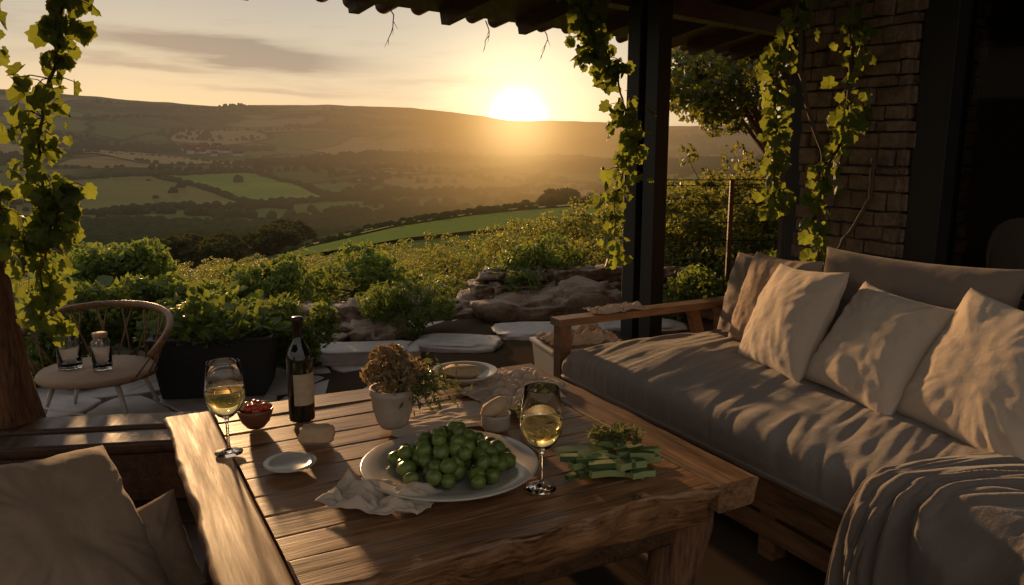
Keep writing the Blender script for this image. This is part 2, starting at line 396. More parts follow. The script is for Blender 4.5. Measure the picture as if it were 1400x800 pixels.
for k in range(95):
    t=random.random()
    if t<.75: a=random.uniform(-31,-15); rr=random.uniform(150,300)
    else: a=random.uniform(3,16); rr=random.uniform(225,260)
    x=rr*math.sin(R(a)); y=rr*math.cos(R(a)); s=random.uniform(.7,1.5)
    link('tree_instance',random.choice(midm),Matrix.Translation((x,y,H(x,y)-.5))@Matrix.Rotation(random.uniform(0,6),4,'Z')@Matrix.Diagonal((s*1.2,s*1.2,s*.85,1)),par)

# ---------------------------------------------------------------- shrubs
shm=[]
for k in range(4):
    lob=[(random.uniform(-.5,.5),random.uniform(-.5,.5),random.uniform(.15,.75),random.uniform(.18,.34)) for _ in range(14)]
    lob+=[(random.uniform(-.5,.5),random.uniform(-.5,.5),random.uniform(.85,1.2),random.uniform(.05,.13)) for _ in range(12)]
    shm.append(crown('shrub',4000,shrubleaf,lob,.027,.3,.02,twig))
par=empty('garden_hedge')
def shrub(x,y,s,sz=1.,par=par,me=None):
    link('shrub_instance',me or random.choice(shm),Matrix.Translation((x,y,H(x,y)-.05))@Matrix.Rotation(random.uniform(0,6),4,'Z')@Matrix.Diagonal((s,s,sz,1)),par)
def hedge(x,y,jit=.012,k=1.):
    r=math.hypot(x,y); az=math.degrees(math.atan2(x,y))
    e=float(np.interp(az,[-35,-20,-12,-6,-1,3,8,12,20],[-.155,-.155,-.147,-.136,-.114,-.090,-.078,-.05,-.04]))+random.gauss(0,jit)
    h=(1.38+e*r-H(x,y))*k
    if h<.12: return
    shrub(x,y,min(1.25,max(.5,h*1.0)),h/1.2)
for k in range(28): hedge(-3.6+k/27.*6.4+random.gauss(0,.08),7.2+random.gauss(0,.12)+.15*math.sin(k),.012,random.uniform(.5,.9))
for k in range(30): hedge(-4.2+k/29.*7.2+random.gauss(0,.1),8.3+random.gauss(0,.3)+.3*math.sin(k))
for k in range(22): hedge(random.uniform(-5.8,4.5),random.uniform(9.2,12))
for k in range(12): hedge(random.uniform(.3,3.0),random.uniform(7.6,9.5))
for k in range(14): hedge(random.uniform(1.7,4.8),random.uniform(6.9,9.))
par2=empty('vineyard_rows')
for row in range(12):
    for k in range(20):
        y=15+row*4.; x=-y*.75+k*y*.06+random.gauss(0,.25)
        if x>-y*.05: continue
        shrub(x,y+k*.25,random.uniform(.8,1.2),random.uniform(.4,.65),par2)
lob=[(random.gauss(0,.75),random.gauss(0,.7),random.uniform(1.9,3.6),random.uniform(.22,.48)) for _ in range(26)]
lob+=[(random.uniform(-1.6,-.7),random.gauss(0,.4),random.uniform(2.2,3.5),random.uniform(.16,.28)) for _ in range(14)]
link('garden_tree',crown('garden_tree',11500,treeleaf,lob,.05,1.9,.07),Matrix.Translation((3.2,9.6,H(3.35,9.6)-.05)))
lob=[(random.gauss(0,.7),random.gauss(0,.7),random.uniform(1.2,3.2),random.uniform(.3,.6)) for _ in range(20)]
link('garden_tree.001',crown('garden_tree.001',7500,treeleaf,lob,.05,1.5,.08),Matrix.Translation((4.1,8.8,H(4.1,8.8))))

# ---------------------------------------------------------------- patio, rocks
b=B('flagstone_patio'); cs=.46; nx,ny=22,6; x0,y0=-4.6,3.3
G=[[(x0+i*cs+random.uniform(-.17,.17)+(.23 if j%2 else 0),y0+j*cs+random.uniform(-.13,.13)) for j in range(ny+1)] for i in range(nx+1)]
for i in range(nx):
    for j in range(ny):
        q=[Vector((*G[i][j],0)),Vector((*G[i+1][j],0)),Vector((*G[i+1][j+1],0)),Vector((*G[i][j+1],0))]
        c=sum(q,Vector())/4; zt=random.uniform(.002,.03); ring=[]
        for k in range(4):
            a,d=q[k],q[(k+1)%4]
            for t in (.06,.2,.4,.6,.8,.94):
                p=a.lerp(d,t); p=p.lerp(c,.025+.06*random.random()+(.05 if t in(.06,.94) else 0)); ring.append(p)
        n=len(ring); vs=[(p.x,p.y,-.08) for p in ring]+[(p.x,p.y,zt-.006) for p in ring]+[tuple(p.lerp(c,.03)+Vector((0,0,zt))) for p in ring]
        fs=[(k,(k+1)%n,n+(k+1)%n,n+k) for k in range(n)]+[(n+k,n+(k+1)%n,2*n+(k+1)%n,2*n+k) for k in range(n)]+[tuple(range(2*n,3*n))]
        b.add(vs,fs,flagm,False)
b.done()
b=B('rock_wall'); L=[]
for k in range(22):
    t=k/21.; x=-2.4+t*5.0; y=6.25+.10*math.sin(k*2.1)-.25*math.exp(-((x+1.6)/.5)**2); s=random.uniform(.13,.22)
    L.append((x,y,.02+random.uniform(-.02,.05),s*1.4,s,s*.55))
for lay in range(3):
    x=-.45+lay*.12
    while x<1.75-lay*.15:
        wd_=random.uniform(.12,.24); L.append((x+wd_/2,6.32+lay*.10+random.uniform(-.04,.04),.10+lay*.095,wd_*.62,.16,.055)); x+=wd_
for k in range(9): L.append((-1.95+k*.14,5.65+random.uniform(-.35,.35),0.03,random.uniform(.12,.2),.14,random.uniform(.06,.13)))
L+=[(-1.35,5.3,.0,.2,.15,.07),(-1.05,5.75,.06,.24,.18,.15),(-1.65,5.6,.07,.25,.22,.17),(.1,6.05,.05,.3,.2,.13),(.62,6.1,.1,.3,.2,.18),(1.1,6.05,.05,.25,.18,.11)]
for i,(x,y,z,sx,sy,sz) in enumerate(L):
    b.blob((x,y,z),(sx,sy,sz),rockm,4,.5,1.1,i*1.7+x,Matrix.Rotation(random.uniform(-.4,.4),3,'Z')@Matrix.Rotation(random.gauss(0,.08),3,'X'),smooth=True,box=.62)
b.done()
b=B('stone_step')
for (x,y,z,sx,sy,sz,rz) in((-.95,4.95,.05,.34,.17,.045,.1),(-.35,5.15,.045,.30,.18,.04,-.15),(.25,5.45,.05,.38,.2,.045,.05),(.9,5.6,.05,.32,.2,.045,-.1)):
    b.blob((x,y,z),(sx,sy,sz),flagm,4,.18,1.4,x*3,Matrix.Rotation(rz,3,'Z'),smooth=True,box=.45)
b.done()
lob=[(random.uniform(-.36,.36),random.uniform(-.25,.25),random.uniform(.08,.32),random.uniform(.07,.15)) for _ in range(20)]
link('rosemary_bush',crown('rosemary_bush',5600,lettuce,lob,.026,.15,.015,twig,.22),Matrix.Translation((-.66,5.5,0)))
lob=[(random.uniform(-.4,.4),random.uniform(-.3,.3),random.uniform(.05,.3),random.uniform(.1,.2)) for _ in range(14)]
rb=crown('garden_shrub',4000,lettuce,lob,.028,.15,.015,twig,.45)
link('garden_shrub',rb,Matrix.Translation((1.5,6.0,0))); link('garden_shrub.001',rb,Matrix.Translation((2.1,5.9,0))@Matrix.Scale(1.3,4)); link('garden_shrub.002',rb,Matrix.Translation((.2,6.75,.1))@Matrix.Rotation(2,4,'Z')@Matrix.Scale(1.1,4)); link('garden_shrub.003',rb,Matrix.Translation((-1.3,6.5,.0))@Matrix.Rotation(4,4,'Z')@Matrix.Scale(1.2,4))
def broadleaves(name,n,spread,h,size,mat,loc,cz=0.):
    b=B(name)
    for k in range(n):
        a=random.uniform(0,6.28); rr=random.random()**.5; bx=spread[0]*rr*math.cos(a); by=spread[1]*rr*math.sin(a)
        hh=h*(.55+.9*max(0,noise.noise(Vector((bx*5,by*5,n)))+.3))
        z=cz+hh*random.random()*(1.1-rr*.5); d=Vector((math.cos(a)*rr+random.gauss(0,.4),math.sin(a)*rr+random.gauss(0,.4),random.uniform(.1,1.))).normalized()
        sd=d.cross(Vector((random.gauss(0,1),random.gauss(0,1),1))).normalized(); up=sd.cross(d); s=size*random.uniform(.5,1.25); o=Vector((bx,by,z))
        vs=[]
        for i in range(5):
            t=i/4.; w=math.sin(math.pi*min(1,t*.92+.06))*.42
            cpt=o+d*(s*t)-up*(s*.35*t*t)
            for q in(-1,0,1): vs.append(cpt+sd*(q*w*s)+up*(abs(q)*w*s*.35+ (random.uniform(-.07,.07)*s)))
        fs=[(i*3+j,i*3+j+1,i*3+j+4,i*3+j+3) for i in range(4) for j in range(2)]
        b.add(vs,fs,mat,True)
    return b.done(Matrix.Translation(loc))
b=B('planter_box')
def taper(b,x,y,z0,z1,w,d,k,t,mat):
    o=[(-1,-1),(1,-1),(1,1),(-1,1)]
    rings=[(w*k,d*k,z0),(w,d,z1),(w+.02,d+.02,z1),(w+.02,d+.02,z1+.02),(w-t,d-t,z1+.02),(w-t,d-t,z1-.04)]
    vs=[(x+p*a/2,y+q*c/2,z) for a,c,z in rings for p,q in o]
    fs=[(i*4+j,i*4+(j+1)%4,(i+1)*4+(j+1)%4,(i+1)*4+j) for i in range(5) for j in range(4)]+[(0,3,2,1),(20,21,22,23)]
    b.add(vs,fs,mat,False)
taper(b,0,0,.02,.33,.62,.4,.86,.04,plantermat); b.done(Matrix.Translation((-1.62,4.3,0))@Matrix.Rotation(R(8),4,'Z'),bevel=.004)
broadleaves('potted_greens',560,(.34,.24),.22,.065,lettuce,(-1.63,4.33,.3))
broadleaves('garden_lettuce',850,(.8,.35),.38,.09,lettuce,(-2.2,5.2,.05))
broadleaves('garden_lettuce.001',500,(.55,.35),.42,.10,lettuce,(-3.1,5.0,.15))
lob=[(random.uniform(-.3,.3),random.uniform(-.25,.25),random.uniform(.05,.45),random.uniform(.05,.13)) for _ in range(20)]
rb2=crown('leafy_herb_bush',4200,lettuce,lob,.026,.15,.012,twig,.5)
for q,(x,y,s_) in enumerate(((-2.7,4.5,1.1),(-2.0,4.75,1.1),(-1.35,4.75,.9),(-2.9,5.9,1.3),(-1.9,5.9,1.))): link('leafy_herb_bush'+('' if q==0 else '.%03d'%q),rb2,Matrix.Translation((x,y,0))@Matrix.Rotation(q*1.3,4,'Z')@Matrix.Scale(s_,4))

# ---------------------------------------------------------------- roof / posts / house
ED=Vector((.724,.69,0)); EI=Vector((.69,-.724,0)); E0=Vector((-.99,5.06,2.2)); RI=4.8
def RP(t,i,dz=0): p=E0+ED*t+EI*i; p.z=2.2+i*.2+dz; return p
def roofz(x,y): return 2.2+((Vector((x,y,0))-Vector((E0.x,E0.y,0))).dot(EI))*.2
b=B('tiled_roof')
b.add([RP(-6,0),RP(8,0),RP(8,RI),RP(-6,RI),RP(-6,0,.05),RP(8,0,.05),RP(8,RI,.05),RP(-6,RI,.05)],[(0,3,2,1),(4,5,6,7),(0,1,5,4),(1,2,6,5),(2,3,7,6),(3,0,4,7)],darkwood,False)
t=-6.
while t<8:
    w=.078+random.uniform(-.006,.006); j=random.uniform(-.05,.02); nu=8
    vs=[]
    for rad in(1.,.8):
        for i in range(nu+1):
            for vv in(0,1):
                a=math.pi*i/nu; vs.append(tuple(RP(t+w-w*rad*math.cos(a),-.07+j+vv*.9,.055+.07*rad*math.sin(a))))
    n2=(nu+1)*2
    fs=[(i*2,i*2+1,i*2+3,i*2+2) for i in range(nu)]+[(n2+i*2,n2+i*2+2,n2+i*2+3,n2+i*2+1) for i in range(nu)]+[(i*2,i*2+2,n2+i*2+2,n2+i*2) for i in range(nu)]
    b.add(vs,fs,tilem,True)
    vs=[]
    for i in range(nu+1):
        for vv in(0,1):
            a=math.pi*i/nu; vs.append(tuple(RP(t+2*w+.04-.06*math.cos(a),-.10+j+vv*.9,.045-.045*math.sin(a))))
    n0=len(vs); vs+=[(p[0],p[1],p[2]+.014) for p in vs]
    fs=[(i*2,i*2+1,i*2+3,i*2+2) for i in range(nu)]+[(n0+i*2,n0+i*2+2,n0+i*2+3,n0+i*2+1) for i in range(nu)]+[(i*2,i*2+2,n0+i*2+2,n0+i*2) for i in range(nu)]
    b.add(vs,fs,tilem,True)
    t+=2*w+.08
for k in range(20):
    t=-5.6+k*.7; b.bar(RP(t,.06,-.05),RP(t,RI-.1,-.05),.07,.1,darkwood)
for i in(1.0,3.6): b.bar(RP(-6,i,-.15),RP(8,i,-.15),.12,.12,darkwood)
b.done()
b=B('hanging_rootlets')
for t,i,L_ in((-1.6,.05,.40),(.35,-.05,.22),(1.15,-.03,.2),(1.75,-.05,.22),(-2.6,.4,.3)):
    p=RP(t,i); pts=[p+Vector((random.gauss(0,.006)+.02*math.sin(q*.8),0,-L_*q/6)) for q in range(7)]
    b.tube(pts,[.004,.004,.0035,.003,.003,.0025,.001],twig,5)
    for q in(2,3,5): b.tube([pts[q],pts[q]+Vector((random.uniform(-.03,.03),0,-.05))],[.0025,.001],twig,4)
b.done()
SF=Matrix.Translation((.22,3.4,0))@Matrix.Rotation(R(28),4,'Z')
def W(a,s,z=0): return SF@Vector((a,-s,z))
def post(name,a,s,parts):
    b=B(name); p=W(a,s); h=roofz(p.x,p.y)-.02
    for (da,ds,ww,dd) in parts: b.box((a+da,-(s+ds),h/2),(ww,dd,h),metal)
    b.box((a,-s,.03),(.16,.2,.05),metal)
    return b.done(SF,bevel=.004)
post('steel_post',1.4,-1.27,[(0,-.095,.12,.13),(0,.085,.10,.12),(.02,0,.05,.06)])
post('steel_post',1.4,0.,[(0,0,.1,.1),(0,-.075,.05,.04)])
post('steel_post',1.4,.71,[(0,0,.12,.15)])
b=B('stone_column'); hcol=2.95
b.box((1.55,-.33,hcol/2),(.42,.54,hcol),mortar)
z=0.01; k=0
while z<hcol-.05:
    hh=random.uniform(.035,.085)
    for face in range(4):
        L_=.56 if face in(0,2) else .44; pos_=-L_/2-random.uniform(0,.07)
        while pos_<L_/2-.02:
            w=random.uniform(.06,.19); a0=max(pos_,-L_/2); a1=min(pos_+w,L_/2)
            if a1-a0>.02:
                cth=(a0+a1)/2; pr=random.uniform(.0,.035); gp=random.uniform(.004,.012)
                if face==0: c=(1.34-pr/2,-.33+cth,z+hh/2); sz=(.03+pr,a1-a0-gp,hh-gp)
                elif face==2: c=(1.76+pr/2,-.33+cth,z+hh/2); sz=(.03+pr,a1-a0-gp,hh-gp)
                elif face==1: c=(1.55+cth,-.33+.27+pr/2,z+hh/2); sz=(a1-a0-gp,.03+pr,hh-gp)
                else: c=(1.55+cth,-.33-.27-pr/2,z+hh/2); sz=(a1-a0-gp,.03+pr,hh-gp)
                M=Matrix.Translation(c)@Matrix.Rotation(random.gauss(0,.04),4,'X')@Matrix.Rotation(random.gauss(0,.04),4,'Z')@Matrix.Translation(-Vector(c))
                b.box(c,sz,brickm,M)
            pos_+=w
    z+=hh; k+=1
b.done(SF,bevel=.010)
b=B('glazed_house_wall'); 
m,g,o=newmat('window_glass'); gl=g.n('ShaderNodeBsdfGlossy',inp={'Roughness':.02,'Color':(.8,.8,.8,1)}); tr=g.n('ShaderNodeBsdfTransparent',inp={0:(.75,.72,.68,1)})
fr=g.n('ShaderNodeFresnel',inp={0:1.12}); mx=g.n('ShaderNodeMixShader',inp={0:fr.outputs[0],1:tr.outputs[0],2:gl.outputs[0]}); g.nt.links.new(mx.outputs[0],o.inputs[0]); pane=m
b.box((1.42,-2.2,1.6),(.012,2.8,3.1),pane)
for s_ in(1.55,2.5,3.6): b.box((1.42,-s_,1.6),(.07,.07,3.2),metal)
b.box((1.42,-2.2,.05),(.08,2.8,.1),metal)
b.box((4.9,-1.5,1.7),(.15,5.,3.4),wallm); b.box((3.3,.45,1.7),(3.,.15,3.4),wallm); b.box((3.3,-4,1.7),(3.4,.15,3.4),wallm)
b.box((3.2,-1.8,.022),(3.4,4.3,.02),floorm)
b.box((3.1,-1.8,3.3),(3.6,4.8,.2),darkwood)
b.box((1.5,-2.2,3.14),(.2,3.,.14),darkwood)
b.done(SF)
b=B('shell_chair'); cp=W(1.95,.92)
def fn(u,v):
    a=math.pi*u; rr=.22+.03*v; h=.6+.42*v*math.sin(a)**.6
    return (cp.x+rr*math.cos(a),cp.y+rr*math.sin(a),h)
b.surf(fn,18,8,ceramic)
b.lathe([(0,.58),(.2,.59),(.23,.61),(.22,.62),(0,.605)],cp,ceramic,24)
for q in range(4):
    a=q*1.57+.8; b.tube([(cp.x+.1*math.cos(a),cp.y+.1*math.sin(a),.59),(cp.x+.24*math.cos(a),cp.y+.24*math.sin(a),0.03)],.014,teakX,6)
b.done(solid=.012)
b=B('pillar_candle'); cw=plain('candle_wax',(.6,.5,.36),.5)
b2=B('console_table'); cp=W(1.70,1.16)
b2.box((cp.x,cp.y,.8),(.34,.34,.04),darkwood)
for q,w_ in((-.13,-.13),(.13,-.13),(-.13,.13),(.13,.13)): b2.box((cp.x+q,cp.y+w_,.4),(.035,.035,.76),darkwood)
b2.done(bevel=.003)
cp=W(1.58,1.06); b.lathe([(0,.822),(.03,.822),(.031,.83),(.03,1.08),(.026,1.085),(0,1.075)],cp,cw,20); b.tube([cp+Vector((0,0,1.075)),cp+Vector((0,0,1.095))],.0015,foil,5); b.done()
b=B('cable_railing'); A=Vector((.95,6.05,0)); Bb=Vector((3.3,6.2,0))
for t in(0.03,.30,.98):
    p=A.lerp(Bb,t); b.box((p.x,p.y,.53),(.03,.03,1.1),darkwood)
for k in range(7): b.tube([A+Vector((0,0,.2+k*.14)),Bb+Vector((0,0,.2+k*.14))],.003,metal,5)
b.bar(A+Vector((0,0,1.08)),Bb+Vector((0,0,1.08)),.012,.007,metal); b.done()
b=B('rustic_wood_post'); pts=[];rd=[]
for k in range(60):
    t=k/59.; z=t*2.6; pts.append((-2.03-.12*t+.03*math.sin(t*4),3.05+.02*math.sin(t*7),z-.02)); rd.append(.07+.15*math.exp(-t*8))
b.tube(pts,rd,bark,40,wob=.22,seed=3); b.done()
b=B('terrace_floor')
for i in range(16):
    for j in range(10):
        x=-5.6+i*.7; y=-2.2+j*.545
        b.box((x+.35,y+.27,-.005+random.uniform(-.002,.002)),(.69,.535,.05),floorm)
b.done(bevel=.004)
b=B('timber_bench')
bm=Matrix.Translation((-1.62,3.05,0))@Matrix.Rotation(R(8),4,'Z')
b.plank((-.6,0,.28),(.6,0,.28),.16,.05,darkwood,.003,2); b.plank((-.6,-.17,.27),(.6,-.17,.27),.14,.05,darkwood,.003,5)
b.box((0,0.02,.13),(1.15,.06,.2),darkwood); b.box((0,-.2,.13),(1.1,.04,.2),darkwood)
for q in(-.52,.52): b.box((q,-.08,.12),(.08,.24,.22),darkwood)
b.done(bm)
b=B('rattan_chair'); cx,cy=-2.06,3.85
rail=[];n=22
for k in range(n+1):
    a=R(-25+k*(230/n)); zz=.48+.05*math.sin(math.pi*k/n)-.12*(abs(k/n-.5)*2)**3
    rail.append(Vector((cx+.36*math.cos(a),cy+.30*math.sin(a),zz)))
b.tube(rail,.018,teakX,10)
seat=[Vector((cx+.27*math.cos(R(k*15)),cy+.24*math.sin(R(k*15)),.24)) for k in range(25)]
b.tube(seat,.012,teakX,8)
b.lathe([(0,.24),(.2,.242),(.26,.235),(.262,.25),(.25,.265),(0,.268)],(cx,cy,0),pillowfab2,30,1.05)
for k in range(1,n,1):
    p=rail[k]; a=math.atan2((p.y-cy)/.3,(p.x-cx)/.36); q=Vector((cx+.27*math.cos(a+.25*(-1)**k),cy+.24*math.sin(a+.25*(-1)**k),.24)); b.tube([p,q],.005,teakX,5)
for a in(-40,50,140,230):
    b.tube([(cx+.2*math.cos(R(a)),cy+.2*math.sin(R(a)),.24),(cx+.3*math.cos(R(a)),cy+.28*math.sin(R(a)),.02)],[.014,.009],ceramic,8)
b.tube([(cx-.2,cy-.2,.13),(cx+.25,cy-.2,.05)],.006,ceramic,6)
b.done()
def jar(name,x,y,z,r_,h):
    b=B(name); t=.003
    b.lathe([(0,z),(r_*.95,z),(r_,z+.01),(r_,z+h*.78),(r_*.7,z+h*.88),(r_*.72,z+h),(r_*.72-t,z+h),(r_*.7-t,z+h*.88),(r_-t,z+h*.77),(r_-t,z+.012),(0,z+.01)],(x,y,0),glass,28)
    b.lathe([(r_*.73,z+h*.9),(r_*.76,z+h*.9),(r_*.76,z+h*1.0),(r_*.74,z+h*1.02),(0,z+h*1.02)],(x,y,0),bread,24); b.done()
jar('glass_jar',cx-.12,cy-.02,.27,.055,.21); jar('glass_jar',cx+.05,cy-.04,.27,.045,.18)

# ---------------------------------------------------------------- vines
def lobed(o,d,nrm,s,b,mat):
    d=d.normalized(); sd=d.cross(nrm).normalized(); up=sd.cross(d)
    pr=[(0,.0),(.24,-.16),(.46,-.02),(.46,.2),(.60,.40),(.44,.52),(.36,.74),(.18,.80),(0,1.0)]
    out=[(x,y) for x,y in pr]+[(-x,y) for x,y in pr[-2:0:-1]]
    j=random.uniform(.85,1.15)
    vs=[o+d*(.35*s)]+[o+sd*(x*s*j*random.uniform(.9,1.1))+d*(y*s)-up*(s*(.75*x*x+.25*y*y))+up*random.uniform(-.05,.05)*s for x,y in out]
    n=len(out); b.add(vs,[(0,1+k,1+(k+1)%n) for k in range(n)],mat,False)
def vine(name,paths,nl,spread,size,rad=.008,keep=.2):
    b=B(name)
    def cg(m_=1.7): return max(-m_,min(m_,random.gauss(0,1)))
    for path,cnt in zip(paths,nl):
        P=[Vector(p) for p in path]; fine=[]
        for i in range(len(P)-1):
            p0=P[max(i-1,0)];p1=P[i];p2=P[i+1];p3=P[min(i+2,len(P)-1)]
            for k in range(8):
                t=k/8.; fine.append(.5*((2*p1)+(-p0+p2)*t+(2*p0-5*p1+4*p2-p3)*t*t+(-p0+3*p1-3*p2+p3)*t**3)+Vector((random.gauss(0,.004),random.gauss(0,.004),0)))
        fine.append(P[-1]); b.tube(fine,[rad*(1-.6*i/len(fine)) for i in range(len(fine))],twig,6)
        for k in range(cnt):
            i=random.randrange(len(fine)); cl=noise.noise(Vector((i*.33,cnt,2.)))
            if cl<-.15 and random.random()>keep: continue
            o=fine[i]; off=Vector((cg(),cg(),cg()*.6))*spread*(.6+1.1*max(cl,0)); q=o+off
            if k%2==0: b.tube([o,o.lerp(q,.5)+Vector((0,0,.01)),q],[.0025,.002,.0015],twig,4)
            nr=Vector((random.gauss(0,.7),random.gauss(-.5,.6),random.gauss(.4,.5))).normalized()
            dd=Vector((random.gauss(0,.6)+off.x*4,random.gauss(0,.4),-1+random.gauss(0,.5)))
            lobed(q,dd,nr,size*random.uniform(.45,1.2),b,vineleaf)
    b.done()
vine('grape_vine',[[(-1.50,2.9,2.25),(-1.53,2.9,1.92),(-1.58,2.9,1.70),(-1.66,2.92,1.48),(-1.69,2.9,1.28),(-1.65,2.9,1.10),(-1.72,2.9,.9),(-1.76,2.95,.72)],
  [(-1.95,2.8,2.2),(-1.85,2.85,1.95),(-1.83,2.85,1.78),(-1.86,2.9,1.62)],[(-1.60,2.9,1.22),(-1.68,2.9,1.06),(-1.80,2.9,1.02),(-1.84,2.9,1.2)]],[340,170,150],.056,.064,keep=.3)
vine('grape_vine.001',[[(.40,4.6,2.35),(.43,4.6,2.15),(.44,4.6,1.97),(.55,4.6,1.78),(.63,4.62,1.54),(.68,4.6,1.34),(.60,4.62,1.08),(.59,4.6,.72)],
  [(.35,4.55,2.3),(.38,4.5,2.1),(.39,4.5,1.9),(.47,4.5,1.8)]],[330,170],.07,.07)
vine('grape_vine.002',[[(1.33,3.8,2.45),(1.29,3.8,2.0),(1.23,3.8,1.78),(1.21,3.8,1.58),(1.22,3.8,1.35),(1.24,3.8,1.05)],
  [(1.47,3.65,2.4),(1.46,3.62,2.0),(1.47,3.6,1.7),(1.45,3.6,1.4),(1.38,3.62,1.15),(1.40,3.62,.8)],
  [(1.30,3.8,1.9),(1.30,3.7,1.6),(1.39,3.66,1.3),(1.40,3.66,1.05),(1.40,3.66,.7)],[(1.58,3.55,1.3),(1.56,3.55,1.1),(1.45,3.6,.85),(1.42,3.6,.7)]],[220,200,0,0],.05,.062,.012)

# ---------------------------------------------------------------- table
TM=Matrix.Translation((-.218,2.113,0))@Matrix.Rotation(R(28),4,'Z'); TZ=.55
b=B('rustic_wood_table')
hx,hy=.64,.585; fw=.135
n=8; iw=(2*hy-2*fw)/n
for k in range(n):
    y=-hy+fw+iw*(k+.5); dz=random.uniform(-.003,.0)
    b.plank((-hx+fw+.002,y,TZ-.001+dz),(hx-fw-.002,y,TZ-.001+dz),iw-random.uniform(.003,.007),.035,tableX,.0016,k*3.3,50,e=.0035)
b.box((0,0,TZ-.048),(2*hx-.3,2*hy-.3,.02),darkwood)
b.plank((-hx+fw/2,-hy,TZ),(-hx+fw/2,hy,TZ),fw-.003,.085,tableY,.0015,20,60,1,.014,e=.008)
b.plank((hx-fw/2,-hy,TZ),(hx-fw/2,hy,TZ),fw-.003,.075,tableY,.002,21,60,-1,.015,e=.008)
b.plank((-hx+fw+.002,-hy+fw/2,TZ+.001),(hx-fw-.002,-hy+fw/2,TZ+.001),fw-.003,.12,tableX,.003,22,70,-1,.045,e=.008)
b.plank((-hx+fw+.002,hy-fw/2,TZ),(hx-fw-.002,hy-fw/2,TZ),fw-.003,.07,tableX,.0025,23,60,1,.012,e=.007)
b.plank((-hx+.12,-hy+.13,TZ-.09),(hx-.1,-hy+.13,TZ-.09),.07,.10,darkwood,.006,31,60)  # front apron set back, dark wood standing in for shade under the edge
b.plank((-hx+.08,hy-.1,TZ-.09),(hx-.08,hy-.1,TZ-.09),.06,.08,tableX,.004,32)
b.plank((-hx+.1,-hy+.1,TZ-.086),(-hx+.1,hy-.1,TZ-.086),.06,.09,tableY,.004,33); b.plank((hx-.1,-hy+.1,TZ-.086),(hx-.1,hy-.1,TZ-.086),.06,.09,tableY,.004,34)
for sx,sy in((-1,-1),(1,-1),(1,1),(-1,1)):
    x=sx*(hx-.13); y=sy*(hy-.14)
    b.tube([(x,y,TZ-.05),(x+sx*.01,y,.4),(x-sx*.02,y-sy*.01,.22),(x,y,0.02)],[.08,.072,.06,.07],bark,14,wob=.3,seed=sx*3+sy)
b.plank((-hx+.12,-hy+.13,.2),(-hx+.12,hy-.13,.2),.07,.05,tableY,.004,40); b.plank((hx-.12,-hy+.13,.2),(hx-.12,hy-.13,.2),.07,.05,tableY,.004,41)
b.plank((-hx+.12,0,.2),(hx-.12,0,.2),.09,.05,tableX,.004,42)
b.done(TM)
T0=TZ+.003
def wineglass(x,y):
    b=B('wine_glass'); z=T0
    o=[(0,0),(.036,0),(.037,.002),(.02,.005),(.006,.012),(.0042,.03),(.0042,.085),(.007,.097),(.022,.106),(.040,.125),(.050,.15),(.052,.17),(.048,.205),(.0415,.252),(.041,.2535)]
    i=[(.0402,.252),(.0466,.205),(.0505,.17),(.0485,.15),(.0385,.127),(.021,.1085),(.006,.102),(0,.1012)]
    b.lathe([(a,c+z) for a,c in o+i],(x,y,0),glass,48)
    b.lathe([(0,.1022+z),(.006,.103+z),(.0205,.1096+z),(.0378,.128+z),(.0478,.1505+z),(.0498,.168+z),(.0492,.185+z),(0,.185+z)],(x,y,0),wine,48)
    return b.done()
wineglass(-.76,2.04); wineglass(.07,1.815)
b=B('wine_bottle'); z=T0; bx,by=-.63,2.30
b.lathe([(0,z+.004),(.03,z),(.0375,z+.004),(.0385,z+.012),(.0385,z+.185),(.036,z+.205),(.027,z+.225),(.0175,z+.243),(.0148,z+.26),(.0142,z+.295)],(bx,by,0),bottleg,48)
b.lathe([(.0149,z+.245),(.0149,z+.30),(.0165,z+.301),(.0165,z+.313),(.0145,z+.316),(0,z+.316)],(bx,by,0),foil,32)
def fn(u,v): a=R(-95+130*u-10); return (bx+.0391*math.cos(a),by+.0391*math.sin(a),z+.055+.095*v)
b.surf(fn,24,2,label); b.done()
b=B('tomato_bowl'); bx,by=-.75,2.24
b.lathe([(0,T0),(.025,T0),(.04,T0+.018),(.05,T0+.045),(.053,T0+.058),(.050,T0+.058),(.046,T0+.045),(.03,T0+.02),(0,T0+.015)],(bx,by,0),bowlmat,36)
for k in range(14):
    a=k*2.4; rr=.034*math.sqrt(k/14.); b.blob((bx+rr*math.cos(a),by+rr*math.sin(a),T0+.055+random.uniform(0,.012)),(.014,.014,.013),tomato if k%4 else bread,2,.05)
b.done()
b=B('bread_piece'); b.blob((0,0,.026),(.048,.027,.026),bread,4,.1,2.,3,box=.55)
b.done(Matrix.Translation((-.54,2.11,T0))@Matrix.Rotation(R(12),4,'Z'))
def dish(name,x,y,r_,h,mat=ceramic,z=T0):
    b=B(name); b.lathe([(0,z+.001),(r_*.55,z+.001),(r_*.62,z+.004),(r_*.8,z+h*.6),(r_,z+h),(r_*1.005,z+h+.003),(r_*.985,z+h+.005),(r_*.78,z+h*.6+.006),(r_*.6,z+.01),(0,z+.009)],(x,y,0),mat,64); return b
dish('small_dish',-.568,1.94,.066,.014).done()
dish('serving_platter',-.156,1.90,.222,.03).done()
b=B('green_olives_heap')
